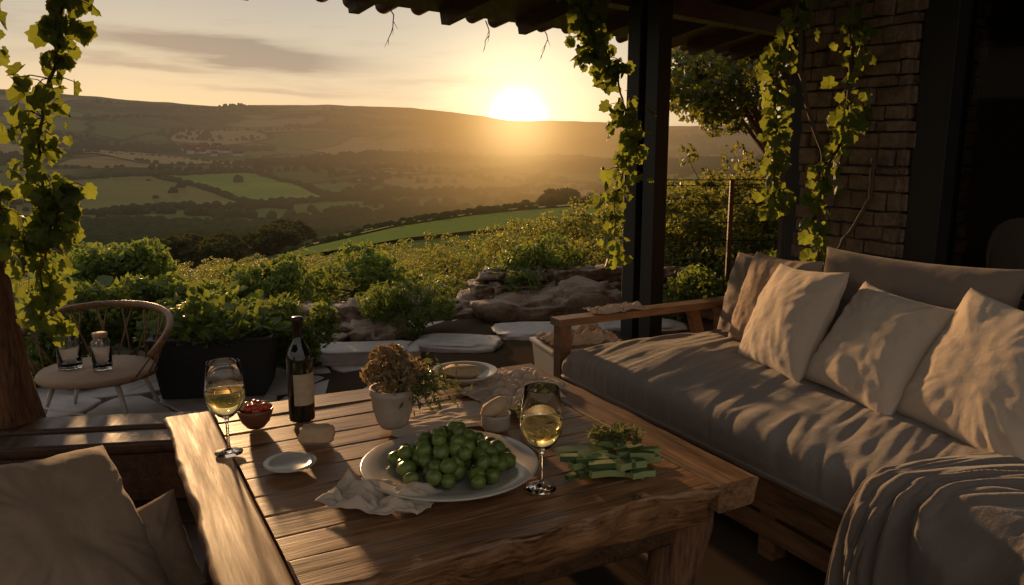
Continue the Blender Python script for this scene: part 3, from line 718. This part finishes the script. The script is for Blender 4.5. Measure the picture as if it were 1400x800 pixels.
for layer,(rad,zc,cnt) in enumerate([(.150,.034,36),(.118,.058,26),(.08,.08,15),(.045,.10,6)]):
    tries=0; loc=[]
    while len(loc)<cnt and tries<3000:
        tries+=1; a=random.uniform(0,6.28); rr=rad*math.sqrt(random.random()); q=Vector((rr*math.cos(a),rr*math.sin(a)*.92,0))
        if all((q-w_).length>.030 for w_ in loc): loc.append(q)
    for q in loc:
        s=random.uniform(.0165,.0215)
        b.blob((-.15+q.x,1.90+q.y,T0+zc+random.uniform(-.006,.006)),(s,s*random.uniform(.95,1.25),s),olive,3,.13,2.4,random.random()*50,Matrix.Rotation(random.uniform(0,3),3,'Z')@Matrix.Rotation(random.uniform(-.5,.5),3,'X'))
b.done()
def cloth(name,x,y,w,d,rot,h=.02,fr=9,seed=0,mat=napkin,zb=T0):
    b=B(name)
    def fn(u,v):
        px=(u-.5)*w; py=(v-.5)*d
        r_=1+.16*noise.noise(Vector((u*3,v*3,seed)))
        n1=noise.fractal(Vector((px*fr+seed,py*fr*2.2,seed)),.7,2.,3)
        e=min(u,1-u,v,1-v)*6
        return (px*r_+.01*noise.noise(Vector((py*20,seed,1))),py*r_+.02*noise.noise(Vector((px*12,seed,7))),.004+h*abs(n1)*1.6*min(1,.35+e)+h*.25)
    b.surf(fn,70,70,mat); return b.done(Matrix.Translation((x,y,zb))@Matrix.Rotation(R(rot),4,'Z'),solid=.003)
cloth('linen_napkin',-.31,1.75,.26,.15,-18,.026,9,1.3)
cloth('linen_napkin',-.22,2.30,.30,.22,20,.006,6,4.)
cloth('linen_napkin',-.02,2.62,.34,.26,35,.018,8,9.)
cloth('linen_napkin',.06,2.42,.2,.12,50,.03,8,12.)
b=B('cucumber_slices')
for k in range(36):
    L_=random.uniform(.05,.15); w_=random.uniform(.018,.036); t_=random.uniform(.010,.018)
    lay=k//12; rot=random.choice([random.gauss(-6,8),random.gauss(24,12)]) 
    M=Matrix.Translation((.245+random.uniform(-.085,.085),1.925+random.uniform(-.085,.095),T0+.001+lay*.017+t_/2))@Matrix.Rotation(R(rot),4,'Z')@Matrix.Rotation(random.gauss(0,.05),4,'Y')
    vs=[];ns=8
    for i in range(ns+1):
        x=-L_/2+L_*i/ns; bend=.006*math.cos(i/ns*3.1-1.5)
        tp=1-.2*(abs(i/ns-.5)*2)**4
        vs+=[(x,-w_/2*tp+bend,-t_/2),(x,w_/2*tp+bend,-t_/2),(x,w_/2*tp+bend,t_/2),(x,-w_/2*tp+bend,t_/2)]
    tb=[];sd=[]
    for i in range(ns):
        for j in range(4):
            f=(i*4+j,(i+1)*4+j,(i+1)*4+(j+1)%4,i*4+(j+1)%4)[::-1]; (tb if j in(0,2) else sd).append(f)
    b.add(vs,tb,cukeflesh if k%3==0 else cukeskin,False,M); b.add(vs,sd+[(0,1,2,3),(ns*4+3,ns*4+2,ns*4+1,ns*4)],cukeskin if k%3==0 else cukeflesh,False,M)
b.done(bevel=.0015)
def sprig(name,x,y,z,n,r_,h,size,mat,stems=10,asp=.5):
    b=B(name)
    for k in range(stems):
        a=random.uniform(0,6.28); b.tube([(x,y,z),(x+r_*.4*math.cos(a),y+r_*.4*math.sin(a),z+h*.5),(x+r_*.8*math.cos(a),y+r_*.8*math.sin(a),z+h*random.uniform(.6,1))],[.002,.0015,.001],twig,5)
    u=unit(n)*np.array([r_,r_,h*.5])*(np.random.rand(n,1)**.4); P=u+np.array([x,y,z+h*.55])
    V_,F_=leafquads(P,np.random.uniform(size*.5,size*1.3,n),asp); b.add([tuple(v) for v in V_],[tuple(int(q) for q in f) for f in F_],mat,False); return b
sprig('herb_garnish',.27,2.01,T0+.045,200,.08,.04,.012,herb,6).done()
b=B('flower_pot'); px_,py_=-.347,2.235
b.lathe([(0,T0+.006),(.036,T0+.004),(.046,T0+.02),(.058,T0+.06),(.062,T0+.10),(.066,T0+.104),(.066,T0+.122),(.058,T0+.122),(.056,T0+.10),(0,T0+.10)],(px_,py_,0),potmat,40); b.done()
b=sprig('dried_flowers',px_+.01,py_,T0+.1,700,.095,.12,.012,dried,14)
for c in((-.04,0,.11),(.02,-.02,.13),(.0,.03,.15),(-.02,-.03,.16)):
    n=260; P=unit(n)*np.array([.034,.034,.03])+np.array([px_+c[0],py_+c[1],T0+.06+c[2]]); V_,F_=leafquads(P,np.random.uniform(.005,.010,n),.8); b.add([tuple(v) for v in V_],[tuple(int(q) for q in f) for f in F_],dried,False)
n=520; P=np.random.normal(size=(n,3))*np.array([.045,.035,.03])+np.array([px_+.085,py_-.0,T0+.13]); V_,F_=leafquads(P,np.random.uniform(.008,.016,n),.35); b.add([tuple(v) for v in V_],[tuple(int(q) for q in f) for f in F_],herb,False)
b.done()
b=dish('bread_plate',-.164,2.64,.115,.03,ceramic,T0+.02)
b.blob((-.17,2.64,T0+.05),(.07,.05,.022),bread,3,.2); b.done()
b=B('dip_jar'); x,y=-.047,2.22
b.lathe([(0,T0),(.034,T0),(.042,T0+.01),(.042,T0+.042),(.045,T0+.048),(.041,T0+.05),(.038,T0+.04),(0,T0+.036)],(x,y,0),potmat,32)
b.blob((x-.005,y,T0+.065),(.045,.026,.024),bread,3,.12,1.5,4,Matrix.Rotation(R(-30),3,'Y')@Matrix.Rotation(R(20),3,'Z')); b.done()
sprig('herb_sprig',.06,2.25,T0+.0,260,.055,.09,.010,herb,8).done()

# ---------------------------------------------------------------- pillows / sofa
def pmat(c,yaw,tilt,roll=0):
    u=Vector((math.cos(R(yaw)),math.sin(R(yaw)),0)); t=R(tilt)
    n=-u*math.cos(t)+Vector((0,0,math.sin(t))); up=u*math.sin(t)+Vector((0,0,math.cos(t))); r_=up.cross(n)
    M=Matrix((r_,up,n)).transposed().to_4x4(); return Matrix.Translation(c)@M@Matrix.Rotation(R(roll),4,'Z')
def pillow(name,w,h,t,mat,M,seed=0,n=64,wr=1.):
    b=B(name)
    for side in(1,-1):
        def fn(u,v,side=side):
            x=u*2-1;y=v*2-1
            x=math.copysign(abs(x)**.85,x); y=math.copysign(abs(y)**.85,y)
            k=max(0,(1-abs(x)**2.4)*(1-abs(y)**2.4))**.48
            X=x*w/2*(1-.085*(1-y*y)); Y=y*h/2*(1-.085*(1-x*x))
            ang=math.atan2(y,x); rr=math.hypot(x,y)
            cr=(1-2.2*abs(noise.noise(Vector((math.cos(ang)*4,math.sin(ang)*4,seed+side+rr*.4)))))*min(1,rr)**2*.006*wr
            fo=noise.fractal(Vector((x*1.1+seed,y*1.1+x*.7,side+seed)),.8,2.,2)*.012*wr
            ed=noise.noise(Vector((x*6,y*6,seed)))*.003
            Z=side*(t/2*k+(cr+fo)*min(1,k*1.6))+ed
            return (X,Y,Z)
        pts=[fn(i/n,j/n) for i in range(n+1) for j in range(n+1)]
        ff=[(i*(n+1)+j,(i+1)*(n+1)+j,(i+1)*(n+1)+j+1,i*(n+1)+j+1) for i in range(n) for j in range(n)]
        if side<0: ff=[f[::-1] for f in ff]
        b.add(pts,ff,mat)
    return b.done(M)
b=B('outdoor_sofa')
Ls=3.1
b.box((.47,.0,.605),(1.02,.075,.032),teakX)
b.box((.0,.0,.30),(.055,.055,.58),teakY); b.bar((.90,0,.59),(.98,0,.02),.055,.06,teakY,up=(0,1,0))
b.bar((.72,0,.59),(.80,0,.34),.05,.04,teakY,up=(0,1,0))
b.box((.03,-Ls/2,.30),(.045,Ls,.13),teakY); b.box((.93,-Ls/2,.30),(.045,Ls,.13),teakY); b.box((.03,-Ls/2,.18),(.03,Ls,.07),teakY)
b.box((.48,-.01,.30),(.85,.045,.12),teakX)
for k in range(16): b.box((.48,-.15-k*.19,.35),(.86,.09,.02),teakX)
for s_ in(1.2,2.2,3.05): b.box((.05,-s_,.13),(.06,.06,.22),teakY); b.box((.92,-s_,.13),(.06,.06,.22),teakY)
b.bar((.96,-.05,.30),(1.06,-.05,.80),.05,.05,teakY,up=(0,1,0)); b.bar((1.06,0,.80),(1.06,-Ls,.80),.03,.06,teakY)
b.bar((1.01,0,.55),(1.01,-Ls,.55),.025,.06,teakY)
for k in range(4): b.bar((.96,-.05-k*1.,.30),(1.06,-.05-k*1.,.8),.05,.05,teakY,up=(0,1,0))
A0,A1,S0,S1=-.03,.86,.055,3.05; Z0,Z1=.368,.50
def mat_top(u,v):
    s_=S0+(S1-S0)*u
    L1=.13;L2=A1-A0;tot=L1+L2+L1; d=v*tot; rr=.045
    if d<L1: a=A0; z=Z0+d*1.0; nx_,nz=-1,0
    elif d<L1+L2: a=A0+(d-L1); z=Z1; nx_,nz=0,1
    else: a=A1; z=Z1-(d-L1-L2); nx_,nz=1,0
    if a<A0+rr and z>Z1-rr:
        pa=(a-A0)-rr; pz=(z-Z1)+rr; l=math.hypot(pa,pz) or 1
        if l>rr: a=A0+rr+pa/l*rr; z=Z1-rr+pz/l*rr
        nx_,nz=pa/l,pz/l
    endt=min(1,min(u,1-u)*40); z=Z0+(z-Z0)*(.55+.45*endt**.5)
    cross=a-A0
    q=s_+cross*.35
    fold=1-abs(noise.noise(Vector((q*9+1.2*noise.noise(Vector((s_*1.5,cross*2,3))),cross*1.6,1.))))*2.4
    w=noise.fractal(Vector((s_*2.2,cross*2.2,7.)),.8,2.,3)
    f2=1-abs(noise.noise(Vector((q*20,cross*3.,5.))))*2.
    disp=.008*fold+.009*w+.004*f2
    if z<Z0+.03: disp*=.4
    puff=.02*math.sin(math.pi*min(1,max(0,cross/(A1-A0))))
    return (a+nx_*disp,-s_,z+nz*disp+ (puff if nz>0 else 0))
b.surf(mat_top,460,84,sofafab)
b.tube([Vector((A0-.004,-(S0+k*.03),Z0+.012)) for k in range(100)],.006,sofafab,6)
b.done(SF)
for (s_,w_,z_,yw,hh) in((.33,.52,.66,28,.42),(1.0,.82,.72,30,.48),(1.82,.82,.72,28,.48),(2.62,.78,.72,28,.48)):
    pillow('back_cushion',w_,hh,.2,backfab,pmat(W(.87,s_,z_),yw,17,random.uniform(-2,2)),s_,wr=1.3)
pillow('throw_pillow',.46,.44,.17,pillowfab,pmat(W(.56,.74,.70),10,26,5),1.)
pillow('throw_pillow',.44,.42,.17,pillowfab,pmat(W(.53,1.15,.69),18,34,-3),2.3)
pillow('throw_pillow',.50,.46,.18,pillowfab,pmat(W(.50,1.58,.70),20,30,-6),3.7)
pillow('throw_pillow',.42,.42,.16,pillowfab2,pmat(W(.74,.48,.70),20,20,2),5.1)
b=B('throw_blanket')
path=[(.62,.53),(.45,.545),(.25,.545),(.10,.54),(.0,.53),(-.05,.50),(-.07,.45),(-.08,.36),(-.085,.25),(-.09,.14),(-.09,.06)]
cum=[0]
for i in range(1,len(path)): cum.append(cum[-1]+math.dist(path[i],path[i-1]))
def bl(u,v):
    d=v*cum[-1]; a=float(np.interp(d,cum,[p[0] for p in path])); z=float(np.interp(d,cum,[p[1] for p in path]))
    hang=sst((d-.5)/.3); width=.86-.16*hang
    s_=1.54+.22*(1-v)**1.5+u*width+.03*noise.noise(Vector((v*3,0,2)))
    w=noise.noise(Vector((u*2.2,v*1.6,4)))
    c1=1-2*abs(noise.noise(Vector((u*9+2*w+v*2.*(1-hang),v*1.5,2)))); c2=1-2*abs(noise.noise(Vector((u*22+3*w+v*3,v*3.,7))))
    k=(.020+.020*hang)*c1+(.009)*c2-.012
    k*=min(1,min(u,1-u)*14+.2)
    return (a-k*hang-.012*hang,-s_,z+abs(k)*1.2*(1-hang)-.02*(1-hang)*(1-v)+.004)
b.surf(bl,240,120,throwfab)
for k in range(95):
    u=k/94.; p=Vector(bl(u,1.)); b.tube([p,p+Vector((random.gauss(0,.005),random.gauss(0,.006),-.03)),p+Vector((random.gauss(0,.01),random.gauss(0,.01),-.045))],[.0025,.002,.0015],throwfab,4)
b.done(SF,solid=.006)
b=B('napkin_tub'); taper(b,0,0,0.035,.43,.36,.27,.8,.03,ceramic); b.done(Matrix.Translation((.31,3.67,0))@Matrix.Rotation(R(20),4,'Z'),bevel=.012)
cloth('folded_napkins',.31,3.67,.34,.24,25,.05,7,21,napkin,.445)
cloth('folded_napkins',W(.28,0).x,W(.28,0).y,.26,.13,30,.025,8,31,napkin,.622)
AM=Matrix.Translation((-1.3,1.62,0))@Matrix.Rotation(R(28),4,'Z')
b=B('lounge_armchair')
b.box((-.1,-.25,.17),(.95,1.5,.1),darkwood)
for q,w_ in((-.5,-.9),(.3,-.9),(-.5,.42),(.3,.42)): b.box((q,w_,.07),(.07,.07,.10),darkwood)
V_,F_=ico(5); vs=[]
for p in V_:
    q=Vector([math.copysign(abs(c)**.32,c) for c in p]); q=Vector((q.x*.46,q.y*.72,q.z*.09)); q+=Vector((0,0,.012*noise.fractal(q*5,.8,2,3))); vs.append(q+Vector((-.1,-.25,.31)))
darkfab=fabric('dark_linen',(.05,.037,.028),(.08,.06,.045))
b.add(vs,F_,darkfab); b.box((-.62,-.25,.4),(.06,1.5,.45),darkwood)
b.done(AM,bevel=.006)
pillow('scatter_cushion',.56,.46,.26,pillowfab2,pmat(Vector((-1.07,1.64,.475)),160,42,-12),7.7,80,2.4)
pillow('scatter_cushion',.28,.26,.10,pillowfab2,pmat(Vector((-.92,1.82,.36)),140,20,5),9.7)

# ---------------------------------------------------------------- light
w=bpy.data.worlds.new('World'); C.world=w; w.use_nodes=True; nt=w.node_tree; nt.nodes.clear(); g=N(nt)
out=g.n('ShaderNodeOutputWorld')
sky=g.n('ShaderNodeTexSky',sky_type='NISHITA',sun_disc=False,sun_elevation=R(SUN_EL),sun_rotation=R(SUN_AZ),altitude=200,dust_density=1.)
bg1=g.n('ShaderNodeBackground',inp={0:sky.outputs[0],1:.006})
dirv=g.n('ShaderNodeTexCoord').outputs['Generated']
sp=g.n('ShaderNodeSeparateXYZ',inp={0:dirv}); X,Y,Z=sp.outputs
grad=g.ramp(Z,[(0.,(.68,.46,.26)),(.05,(.62,.47,.31)),(.10,(.50,.43,.33)),(.17,(.36,.345,.32)),(.30,(.45,.40,.35)),(.55,(.58,.54,.50)),(1.,(.62,.62,.64))])  # upper stops made brighter than the framed sky, as added fill light
cv=g.n('ShaderNodeCombineXYZ',inp={0:X,1:Y,2:g.m('MULTIPLY',Z,8.)}).outputs[0]
cn=g.noise(cv,3.6,4,.62)
cm=g.n('ShaderNodeMapRange',inp={0:cn,1:.53,2:.75,3:0.,4:.5}).outputs[0]
az=g.m('ARCTAN2',X,Y)
def cloud(a0,w_,z0,sl,h_,k):
    q=g.m('DIVIDE',g.m('ADD',az,-a0),w_); ga=g.m('MULTIPLY',q,q)
    zc=g.m('SUBTRACT',Z,g.m('ADD',z0,g.m('MULTIPLY',g.m('ADD',az,-a0),sl)))
    zn=g.m('ADD',zc,g.m('MULTIPLY',g.m('SUBTRACT',cn,.5),.05)); q2=g.m('DIVIDE',zn,h_); ge=g.m('MULTIPLY',q2,q2)
    return g.m('MULTIPLY',g.m('EXPONENT',g.m('MULTIPLY',g.m('ADD',ga,ge),-1.)),k)
gb=g.m('MAXIMUM',cloud(-.335,.13,.098,-.07,.011,1.7),g.m('MAXIMUM',cloud(-.42,.10,.083,-.03,.005,.7),g.m('MAXIMUM',cloud(-.06,.10,.066,.0,.005,.5),cloud(-.27,.10,.055,-.02,.004,.5))))
cld=g.m('MINIMUM',g.m('MAXIMUM',cm,gb),.95)
grad=g.mix(cld,grad,(.19,.155,.155))
dn=g.n('ShaderNodeVectorMath',operation='NORMALIZE',inp={0:dirv}).outputs[0]
dt=g.m('MAXIMUM',g.n('ShaderNodeVectorMath',operation='DOT_PRODUCT',inp={0:dn,1:tuple(VS)}).outputs['Value'],0.)
def glow(n_,k,c):
    f=g.m('MULTIPLY',g.m('POWER',dt,float(n_)),k); return g.n('ShaderNodeVectorMath',operation='SCALE',inp={0:c,3:f}).outputs[0]
s=None
for a in(glow(5200,8.,(1,.87,.6)),glow(300,1.0,(1,.74,.36)),glow(40,.36,(1,.70,.36))):
    s=a if s is None else g.n('ShaderNodeVectorMath',operation='ADD',inp={0:s,1:a}).outputs[0]
tot=g.n('ShaderNodeVectorMath',operation='ADD',inp={0:grad,1:s}).outputs[0]
bg2=g.n('ShaderNodeBackground',inp={0:tot,1:1.})
ad=g.n('ShaderNodeAddShader',inp={0:bg1.outputs[0],1:bg2.outputs[0]}); nt.links.new(ad.outputs[0],out.inputs[0])
L=bpy.data.lights.new('sun','SUN'); L.energy=5.; L.angle=R(2.2); L.color=(1,.58,.26)
lo=bpy.data.objects.new('sun',L); C.collection.objects.link(lo)
sd=Vector((math.sin(R(SUN_AZ))*math.cos(R(SUN_EL)),math.cos(R(SUN_AZ))*math.cos(R(SUN_EL)),math.sin(R(SUN_EL))))
lo.rotation_euler=sd.to_track_quat('Z','Y').to_euler()

cam=bpy.data.cameras.new('camera'); co=bpy.data.objects.new('camera',cam); C.collection.objects.link(co)
co.location=(0,0,1.38); co.rotation_euler=(R(90-10.8),0,0); cam.lens=28.26; cam.sensor_width=36; cam.clip_end=20000; cam.clip_start=.05
C.camera=co
